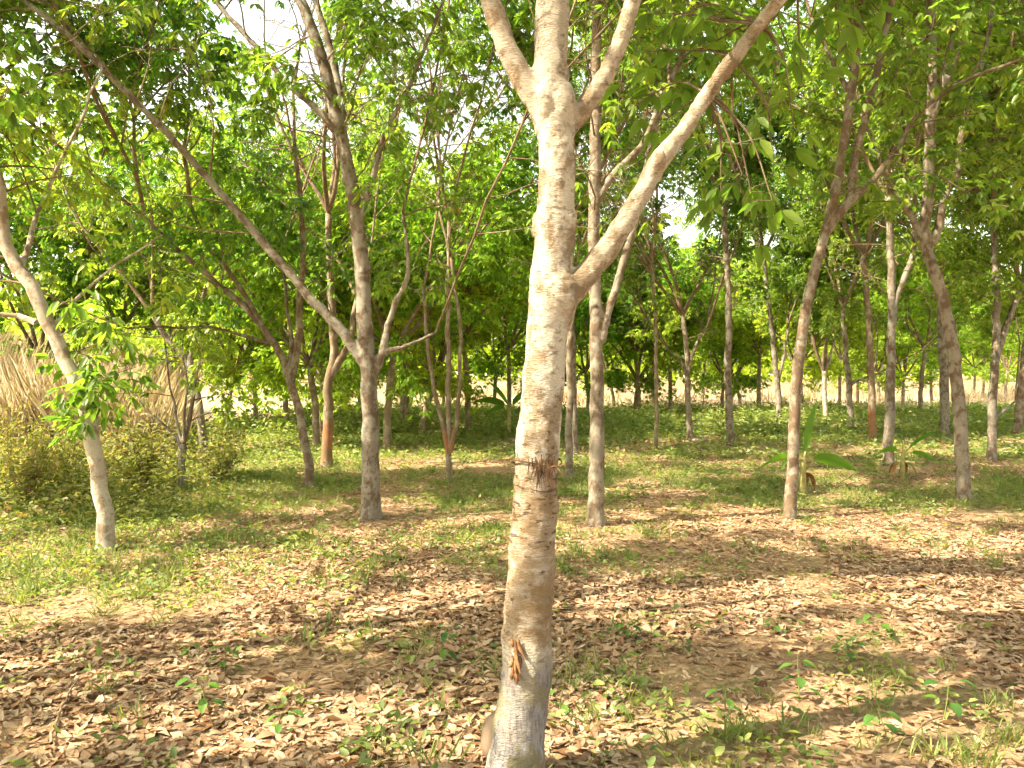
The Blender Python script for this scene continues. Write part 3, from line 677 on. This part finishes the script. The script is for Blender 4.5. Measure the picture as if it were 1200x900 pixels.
# ------------------------------------------------------------------ ground layer
def frustum_pts(n, y0, y1, margin=1.12):
    y=np.sqrt(R.uniform(y0*y0,y1*y1,n)); x=(R.uniform(-1,1,n))*y*600/F*margin; return x,y

def litter(mb, x, y, L, nl, lift=0.02):
    n=len(x); az=R.uniform(0,6.28,n); d=np.stack([np.cos(az),np.sin(az),R.normal(0,.10,n)],1); d=nrm(d)
    up=nrm(np.stack([R.normal(0,.24,n),R.normal(0,.24,n),np.ones(n)],1)); s=nrm(np.cross(d,up)); u=np.cross(s,d)
    L=L*R.uniform(.55,1.4,n); w=L*R.uniform(.30,.50,n)*.5
    prof=np.sin(np.linspace(0.06,1,nl+1)**0.8*np.pi*.97+.05); prof[-1]=.04
    bend=R.normal(0.06,.28,n); curl=R.normal(0.1,.35,n)
    P0=np.stack([x,y,ground_z(x,y)+lift*R.uniform(.2,1.3,n)],1)
    V=[]
    for i in range(nl+1):
        t=i/nl-.5
        c=P0+d*(L*t)[:,None]+u*((bend*L)*(t*t-.12)*2.2)[:,None]
        for sd in (-1,0,1): V.append(c+s*(sd*w*prof[i])[:,None]+u*((abs(sd)*curl)*w*prof[i])[:,None])
    V=np.stack(V,1); k=(nl+1)*3
    f=[]
    for i in range(nl):
        for q in (0,1): a=i*3+q; f.append([a,a+1,a+4,a+3])
    f=np.array(f); F_=(np.arange(n)[:,None,None]*k+f[None]).reshape(-1,4)
    mb.add(V.reshape(-1,3),F_,np.repeat(np.clip(R.beta(1.5,1.3,n),0,1),k))

def thin(x,y,k):
    g=greenness(x,y); bare=vnoise(x*.9+40,y*.9,9); keep=R.uniform(0,1,len(x))>(k*g+.9*sstep(.58,.74,bare)); return x[keep],y[keep]
lm=MB()
x,y=frustum_pts(52000,2.2,8.0); x,y=thin(x,y,.5); litter(lm,x,y,.077,3,.014)
x,y=frustum_pts(34000,8.0,16); x,y=thin(x,y,.55); litter(lm,x,y,.078,2,.014)
x,y=frustum_pts(14000,15,26); x,y=thin(x,y,.9); litter(lm,x,y,.2,2,.03)
for k in range(420):
    yy=math.sqrt(R.uniform(6,110)); xx=R.uniform(-1,1)*yy*.68; az=R.uniform(0,6.28); q=np.array([xx,yy,float(ground_z(xx,yy))+.025]); lm.tube(wander(q,np.array([math.cos(az),math.sin(az),R.normal(0,.08)]),R.uniform(.08,.4),4,up=0,w=.15),np.linspace(R.uniform(.0015,.004),.001,5),4,r=R.uniform(0,.35),cap=False)
x,y=frustum_pts(26000,2.2,9.0); litter(lm,x,y,.05,2,.012)
tag(lm.obj('leaf_litter',M['litter']),'dry tan fallen leaves carpeting the plantation floor','leaf litter',kind='stuff')

def weeds(mb, x, y, h, nleaf, Lf, spread, blade=False):
    n=len(x); k=nleaf
    bx=np.repeat(x,k)+R.normal(0,spread,n*k); by=np.repeat(y,k)+R.normal(0,spread,n*k); hh=np.repeat(h,k)
    z=ground_z(bx,by)+hh*R.uniform(0.05 if not blade else 0,1 if not blade else .05,n*k)
    d=np.stack([R.normal(0,1,n*k),R.normal(0,1,n*k),R.uniform(-.1,.9,n*k) if not blade else R.uniform(1.2,3.5,n*k)],1)
    rb=np.repeat(R.beta(2,2,n),k)
    L=(Lf*R.uniform(.6,1.4,n*k)) if not blade else hh*R.uniform(.5,1.2,n*k)
    leaflets(mb,np.stack([bx,by,z],1),d,L,np.clip(rb+R.normal(0,.12,n*k),0,1),0,wid=.5 if not blade else .055)
gm=MB()
x,y=frustum_pts(9000,2.3,16); g=greenness(x,y); k=R.uniform(0,1,len(x))<g*.9+.05; x,y=x[k],y[k]
weeds(gm,x,y,R.uniform(.03,.11,len(x)),10,.05,.07); 
x,y=frustum_pts(6000,2.3,13); g=greenness(x,y); k=R.uniform(0,1,len(x))<g*.9+.02; x,y=x[k],y[k]
weeds(gm,x,y,R.uniform(.06,.16,len(x)),14,.1,.04,True)
x,y=frustum_pts(6000,15,24); g=greenness(x,y); k=R.uniform(0,1,len(x))<g*.9; x,y=x[k],y[k]
weeds(gm,x,y,R.uniform(.05,.16,len(x)),8,.09,.12)
tag(gm.obj('ground_cover',M['weed']),'low green weeds and grass scattered over the leaf covered floor','ground cover',kind='stuff')
wm=MB()
x,y=frustum_pts(9000,20,35); k=(x>-9)&(R.uniform(0,1,len(x))<.35+.65*sstep(.35,.6,vnoise(x*.3,y*.3,14))); x,y=x[k],y[k]
weeds(wm,x,y,R.uniform(.15,.55,len(x)),10,.13,.16)
tag(wm.obj('weeds',M['weed']),'bright green knee high weeds in a belt before the dry field','weeds',kind='stuff')
um=MB()
n=5200; y=R.uniform(8.5,20,n); x=-R.uniform(2.6,13,n)*(.55+.45*y/14); px=CX+x/y*F; k=(px>-60)&(px<330)&(R.uniform(0,1,n)<sstep(270,110,px)*.95+.05); x,y=x[k],y[k]
weeds(um,x,y,(.12+1.15*R.uniform(.3,1,len(x))*vnoise(x*.9,y*.7,51)**1.4)*sstep(7.8,10.5,y)+.05,16,.07,.16)
tag(um.obj('undergrowth',M['bush']),'tangled yellow green undergrowth at the left edge of the plantation','undergrowth',kind='stuff')
# dry field
sm_=MB()
def straw(x,y,h,w,k,tilt=.16):
    n=len(x)*k; bx=np.repeat(x,k)+R.normal(0,.12,n); by=np.repeat(y,k)+R.normal(0,.12,n); L=np.repeat(h,k)*R.uniform(.6,1.15,n)
    leaflets(sm_,np.stack([bx,by,ground_z(bx,by)],1),np.stack([R.normal(0,tilt,n),R.normal(0,tilt,n),np.ones(n)],1),L,np.clip(R.beta(2,2,n)*.95,0,1),0,wid=w)
x,y=frustum_pts(9000,36,75); straw(x,y,R.uniform(.3,.8,len(x))*(.5+vnoise(x*.35,y*.2,34)),.04,5,.3)
tag(sm_.obj('dry_grass',M['straw']),'pale dry grass filling the field behind the trees','dry grass',kind='stuff')
sm_=MB()
y=R.uniform(14,30,2600); x=-y*R.uniform(.44,.74,2600); straw(x,y,R.uniform(.9,2.5,2600)*(.6+.6*vnoise(x*.8,y*.8,33)),.0045,22,.24)
tag(sm_.obj('reeds',M['reed']),'tall dry tan reeds at the far left','reeds',kind='stuff')
# far wood beyond the field
fm=MB(); n=26000; xx=R.uniform(-110,110,n); yy=R.uniform(84,105,n); top=6+5*vnoise(xx*.16,yy*.1,21)+2.5*vnoise(xx*.5,yy*.2,22)
zz=ground_z(xx,yy)+R.uniform(0,1,n)**.8*top
leaflets(fm,np.stack([xx,yy,zz],1),R.normal(0,1,(n,3)),R.uniform(.6,1.3,n),np.clip(R.beta(2,2.4,n),0,1)*.95,0,wid=.7)
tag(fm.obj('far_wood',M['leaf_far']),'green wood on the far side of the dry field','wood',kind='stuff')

# ------------------------------------------------------------------ bushes at the left
def bush(px,py,w,h,label,n=420,Lf=.07):
    g=ground_at(px,py); o=thing('bush',label,'bush',g,'bushes at the left edge'); sb=MB(); fb=MB(); P=[];D=[]
    for k in range(16):
        az=R.uniform(0,6.28); r=R.uniform(.1,.5)*w; ln=wander(np.zeros(3),np.array([math.cos(az)*r,math.sin(az)*r,h*R.uniform(.6,1)]),h*R.uniform(.6,1.05),6,up=0,w=.12)
        sb.tube(ln,np.linspace(.009,.003,7),4,cap=False)
        for _ in range(n//16):
            t=R.uniform(.2,1)*6; i=min(int(t),5); P.append(ln[i]+(ln[i+1]-ln[i])*(t-i)+R.normal(0,.06,3)); D.append(R.normal(0,1,3)+np.array([0,0,.3]))
    P=np.array(P); P[:,2]=np.maximum(P[:,2],.02)
    leaflets(fb,P,np.array(D),Lf*R.uniform(.6,1.4,len(P)),R.beta(2,2,len(P)),0,wid=.5)
    sb.obj('stem',M['wood'],o); fb.obj('foliage',M['bush'],o)
for a in [(30,590,1.3,.95,'dark leafy bush in the lower left corner of the thicket'),(75,575,1.1,.85,'brownish bush left of the whitish leaning tree'),(170,578,1.1,.75,'yellow green bush just right of the whitish leaning tree'),
          (10,548,1.5,1.1,'tall bush at the left edge before the reeds'),(70,530,1.6,1.25,'pale leaved rounded bush in front of the reeds'),(150,540,1.3,.95,'bush behind the whitish leaning tree'),
          (255,562,.9,.55,'low bush right of the young low branched tree'),(190,530,1.4,.9,'bush between the reeds and the grey leaning trunk'),(120,520,1.5,1.1,'green bush at the foot of the reeds'),(270,530,1.2,.6,'small bush left of the curved dark tree'),(40,515,1.8,1.2,'sunlit bush deep at the left before the reeds')]:
    bush(a[0],a[1],a[2]*1.0,a[3]*1.2,a[4],n=640,Lf=.075)

# ------------------------------------------------------------------ banana plants
def blade(mb, base, d, L, w, sag, m=0, n=9, r=.5, lift=.25, roll=0.0):
    d=nrm(np.asarray(d,float)); h=nrm(np.array([d[0],d[1],1e-6])); s=nrm(np.cross(h,[0,0,1.])); s=nrm(s*math.cos(roll)+np.cross(s,d)*math.sin(roll)); pts=[np.asarray(base,float)]; dd=d.copy()
    for k in range(n): dd=nrm(dd+np.array([0,0,-sag/n])); pts.append(pts[-1]+dd*L/n)
    pts=np.array(pts); t=np.linspace(0,1,n+1); wd=w*np.sin(np.clip(.12+t*.95,0,1)*np.pi)**.6; wd[0]=w*.1; wd[-1]=w*.05
    tg=nrm(np.gradient(pts,axis=0)); u=nrm(np.cross(np.tile(s,(n+1,1)),tg)); rag=R.uniform(.85,1.05,(n+1,2))
    V=np.stack([pts-s*(wd*rag[:,0]*.5)[:,None]+u*(wd*lift)[:,None]*.5,pts,pts+s*(wd*rag[:,1]*.5)[:,None]+u*(wd*lift)[:,None]*.5],1).reshape(-1,3)
    f=[[i*3+q,i*3+q+1,i*3+q+4,i*3+q+3] for i in range(n) for q in (0,1)]
    mb.add(V,f,r,m); return pts
def banana(px,py,label,h,leaves,dry=3,sc_=1.0):
    g=ground_at(px,py); o=thing('banana_plant',label,'banana plant',g,'banana plants'); b=MB(); ln=smooth_line([np.array([0,0,-.05]),np.array([.01,0,h*.5]),np.array([.02,0,h])],.1); b.tube(ln,np.linspace(.06*sc_,.03*sc_,len(ln)),12,lump=.1,seed=3); b.obj('pseudostem',M['pseudo'],o)
    for d,L,w,sag in leaves:
        b=MB(); p=np.array([.02,0,h*.95]); st=p+nrm(np.array(d,float))*.12; b.tube(np.array([p,st]),[.014,.01],6); blade(b,st,d,L,w,sag,1,r=R.uniform(0,1),roll=(1.0 if d[0]>0 else -1.0)*(0.9 if abs(d[2])<.9 else 1.35)); b.obj('leaf',[M['pseudo'],M['banana']],o)
    for k in range(dry):
        az=R.uniform(0,6.28); b=MB(); blade(b,np.array([.03*math.cos(az),.03*math.sin(az),h*.6]),(math.cos(az)*.5,math.sin(az)*.5,.15),h*.75,.09,3.0); b.obj('dry_leaf',M['drybanana'],o)
banana(940,580,'banana plant with one tall upright leaf and two drooping ones, behind the slim leaning tree',.5,[((.25,.1,1),.75,.17,.1),((.9,-.2,.1),.62,.22,.7),((-.9,-.3,.25),.65,.17,.9),((-.6,-.5,.3),.5,.18,1.4)])
banana(1057,561,'smaller banana plant with short spreading leaves at right',.42,[((.7,.1,.55),.55,.13,.35),((-.8,-.2,.3),.5,.16,1.2),((.8,-.4,.1),.35,.1,.8),((0,.3,1),.2,.06,.2)],4,.8)
banana(596,512,'distant banana plant with arching leaves close left of the big pale trunk',.8,[((-.8,0,.45),.9,.25,.8),((-.5,.2,.8),.8,.22,.4),((.6,0,.7),.9,.22,.7),((-.9,-.3,.1),.7,.22,1.2)],2,1.3)

# ------------------------------------------------------------------ seedlings
def seedling(px,py,h,n,Lf,label,lean=0):
    g=ground_at(px,py); o=thing('seedling',label,'seedling',g,'seedlings among the fallen leaves'); ln=wander(np.array([0,0,-.01]),np.array([lean,0,1.]),h,6,up=.05,w=.08); b=MB(); b.tube(ln,np.linspace(.004,.0018,7),5); b.obj('stem',M['stem'],o)
    for k in range(n):
        t=(.35+.65*k/max(1,n-1))*6; i=min(int(t),5); p=ln[i]+(ln[i+1]-ln[i])*(t-i); az=k*2.4+R.uniform(-.4,.4); d=np.array([math.cos(az),math.sin(az),R.uniform(-.35,.25)]); e=p+nrm(d)*R.uniform(.02,.05)
        b=MB(); b.tube(np.array([p,e]),.0012,3,m=0,cap=False); blade(b,e,d,Lf*R.uniform(.75,1.2),Lf*.62,.7,1,6,R.uniform(0,1)); b.obj('leaf',[M['stem'],M['seedling']],o)
for a in [(1105,848,.22,6,.085,'upright seedling with large oval leaves at right, tallest there'),(1040,868,.16,6,.07,'shorter seedling left of the tallest one at right'),(935,820,.24,7,.075,'dark green seedling right of centre among sunlit leaves'),
          (850,835,.14,5,.06,'small seedling between the big pale trunk and the dark green one'),(245,835,.2,8,.075,'pale green seedling at lower left'),(262,790,.16,8,.06,'bushy seedling behind the pale green one at lower left'),
          (515,775,.22,10,.07,'bushy seedling left of the big pale trunk'),(325,862,.12,6,.06,'tiny bright seedling at lower left, left of the sunlit patch'),(655,838,.13,5,.06,'seedling peeking out right of the big trunk foot'),
          (222,775,.12,6,.05,'small seedling at left on the bare soil edge'),(1030,748,.15,5,.08,'round leaved seedling in a sun patch at right'),(990,775,.12,7,.06,'light green seedling at right centre'),(735,750,.14,9,.06,'leafy seedling right of the big trunk at knee height'),
          (905,745,.13,5,.06,'thin seedling at right middle distance'),(800,765,.10,6,.05,'low seedling in the litter right of the leafy one')]:
    seedling(*a)
# grass tufts in the lower right corner
def tuft(px,py,n,h,label):
    g=ground_at(px,py); b=MB(); 
    for k in range(n):
        az=R.uniform(0,6.28); blade(b,np.array([R.normal(0,.05),R.normal(0,.05),-.005]),(math.cos(az)*.4,math.sin(az)*.4,1),h*R.uniform(.5,1.2),.007,R.uniform(.4,1.8),0,6,R.uniform(.3,1))
    o=b.obj('grass_tuft',M['weed']); o.location=g; tag(o,label,'grass tuft','grass tufts at the lower right')
tuft(1140,895,70,.17,'bright grass tuft in the lower right corner, nearest the edge'); tuft(1085,888,45,.13,'grass tuft left of the bright corner one'); tuft(1185,872,60,.14,'grass tuft at the right edge above the corner'); tuft(1020,880,14,.16,'sparse yellowish grass tuft right of the bottom centre'); tuft(868,868,10,.2,'few thin stalks in the sunlit patch right of the big trunk')

# ------------------------------------------------------------------ bits on the floor
def stick(pts,r,label):
    P=[]
    for px,py in pts:
        g=ground_at(px,py); g[2]+=r+.025; P.append(g)
    b=MB(); ln=smooth_line(P,.06,.004); b.tube(ln,np.linspace(r,r*.5,len(ln)),7,lump=.2,seed=int(pts[0][0])); o=b.obj('fallen_stick',M['wood'],None,P[0]); tag(o,label,'stick','fallen sticks')
stick([(60,880),(65,855),(78,825),(92,803)],.007,'thin bent grey stick at lower left'); stick([(1040,676),(1070,671),(1100,669)],.015,'short dark stick lying at right middle distance'); stick([(1080,858),(1110,845),(1150,850)],.006,'thin twig near the tallest seedling at right'); stick([(470,505),(500,506),(520,505)],.05,'pale log lying far off beside the V stemmed tree')
def lump_obj(name,px,py,rx,rz,m,label,cat,seed,crumple=.5):
    g=ground_at(px,py); b=MB(); z=np.linspace(-1,1,11); b.tube(np.stack([z*0,z*0,z*rz+rz*.6],1),rx*np.sqrt(np.maximum(.01,1-z*z)),18,lump=crumple,seed=seed); o=b.obj(name,m); o.location=g; tag(o,label,cat)
lump_obj('plastic_scrap',963,508,.28,.06,M['plastic'],'crumpled bluish white plastic scrap on the ground beyond the banana plant','litter',3,1.2)
lump_obj('stone',819,518,.16,.08,M['stone'],'grey stone at the foot of the whitish forked tree','stone',8)

# ------------------------------------------------------------------ light, camera
w=bpy.data.worlds.new('World'); sc.world=w; w.use_nodes=True; nt=w.node_tree; bg=nt.nodes['Background']
sk=nt.nodes.new('ShaderNodeTexSky'); sk.sky_type='NISHITA'; sk.sun_disc=False; sk.sun_elevation=EL; sk.sun_rotation=math.atan2(SUN[0],SUN[1]); sk.dust_density=4; sk.air_density=1.2; sk.ozone_density=1
hs=nt.nodes.new('ShaderNodeHueSaturation'); hs.inputs['Saturation'].default_value=.5; hs.inputs['Value'].default_value=4.1; nt.links.new(sk.outputs[0],hs.inputs['Color']); wm_=mixc(nt,1.0,hs.outputs[0],(1.0,.94,.77),'MULTIPLY'); nt.links.new(wm_,bg.inputs[0]); bg.inputs[1].default_value=.15
ld=bpy.data.lights.new('sun','SUN'); ld.energy=19; ld.angle=math.radians(.5); ld.color=(1,.87,.64); lo=bpy.data.objects.new('sun',ld); col.objects.link(lo)
from mathutils import Vector
lo.rotation_euler=Vector(SUN).to_track_quat('Z','Y').to_euler(); lo.location=(-8,-5,12)
cd=bpy.data.cameras.new('camera'); cd.sensor_width=36; cd.lens=36*F/1200; cd.shift_y=-(450-HY)/1200; cd.clip_end=3000; cd.clip_start=.05
co=bpy.data.objects.new('camera',cd); col.objects.link(co); co.location=(0,0,CH); co.rotation_euler=(math.pi/2,0,0); sc.camera=co
sc.view_settings.view_transform='Standard'; sc.view_settings.look='None'; sc.view_settings.exposure=0
cy=sc.cycles; cy.max_bounces=4; cy.diffuse_bounces=3; cy.transmission_bounces=3; cy.glossy_bounces=1; cy.use_denoising=True
cy.sample_clamp_indirect=8; cy.use_adaptive_sampling=True; cy.adaptive_threshold=.09; cy.adaptive_min_samples=24; cy.use_fast_gi=True; cy.fast_gi_method='REPLACE'; cy.ao_bounces_render=2; w.light_settings.distance=1.6; w.light_settings.ao_factor=1
sc.render.use_persistent_data=False
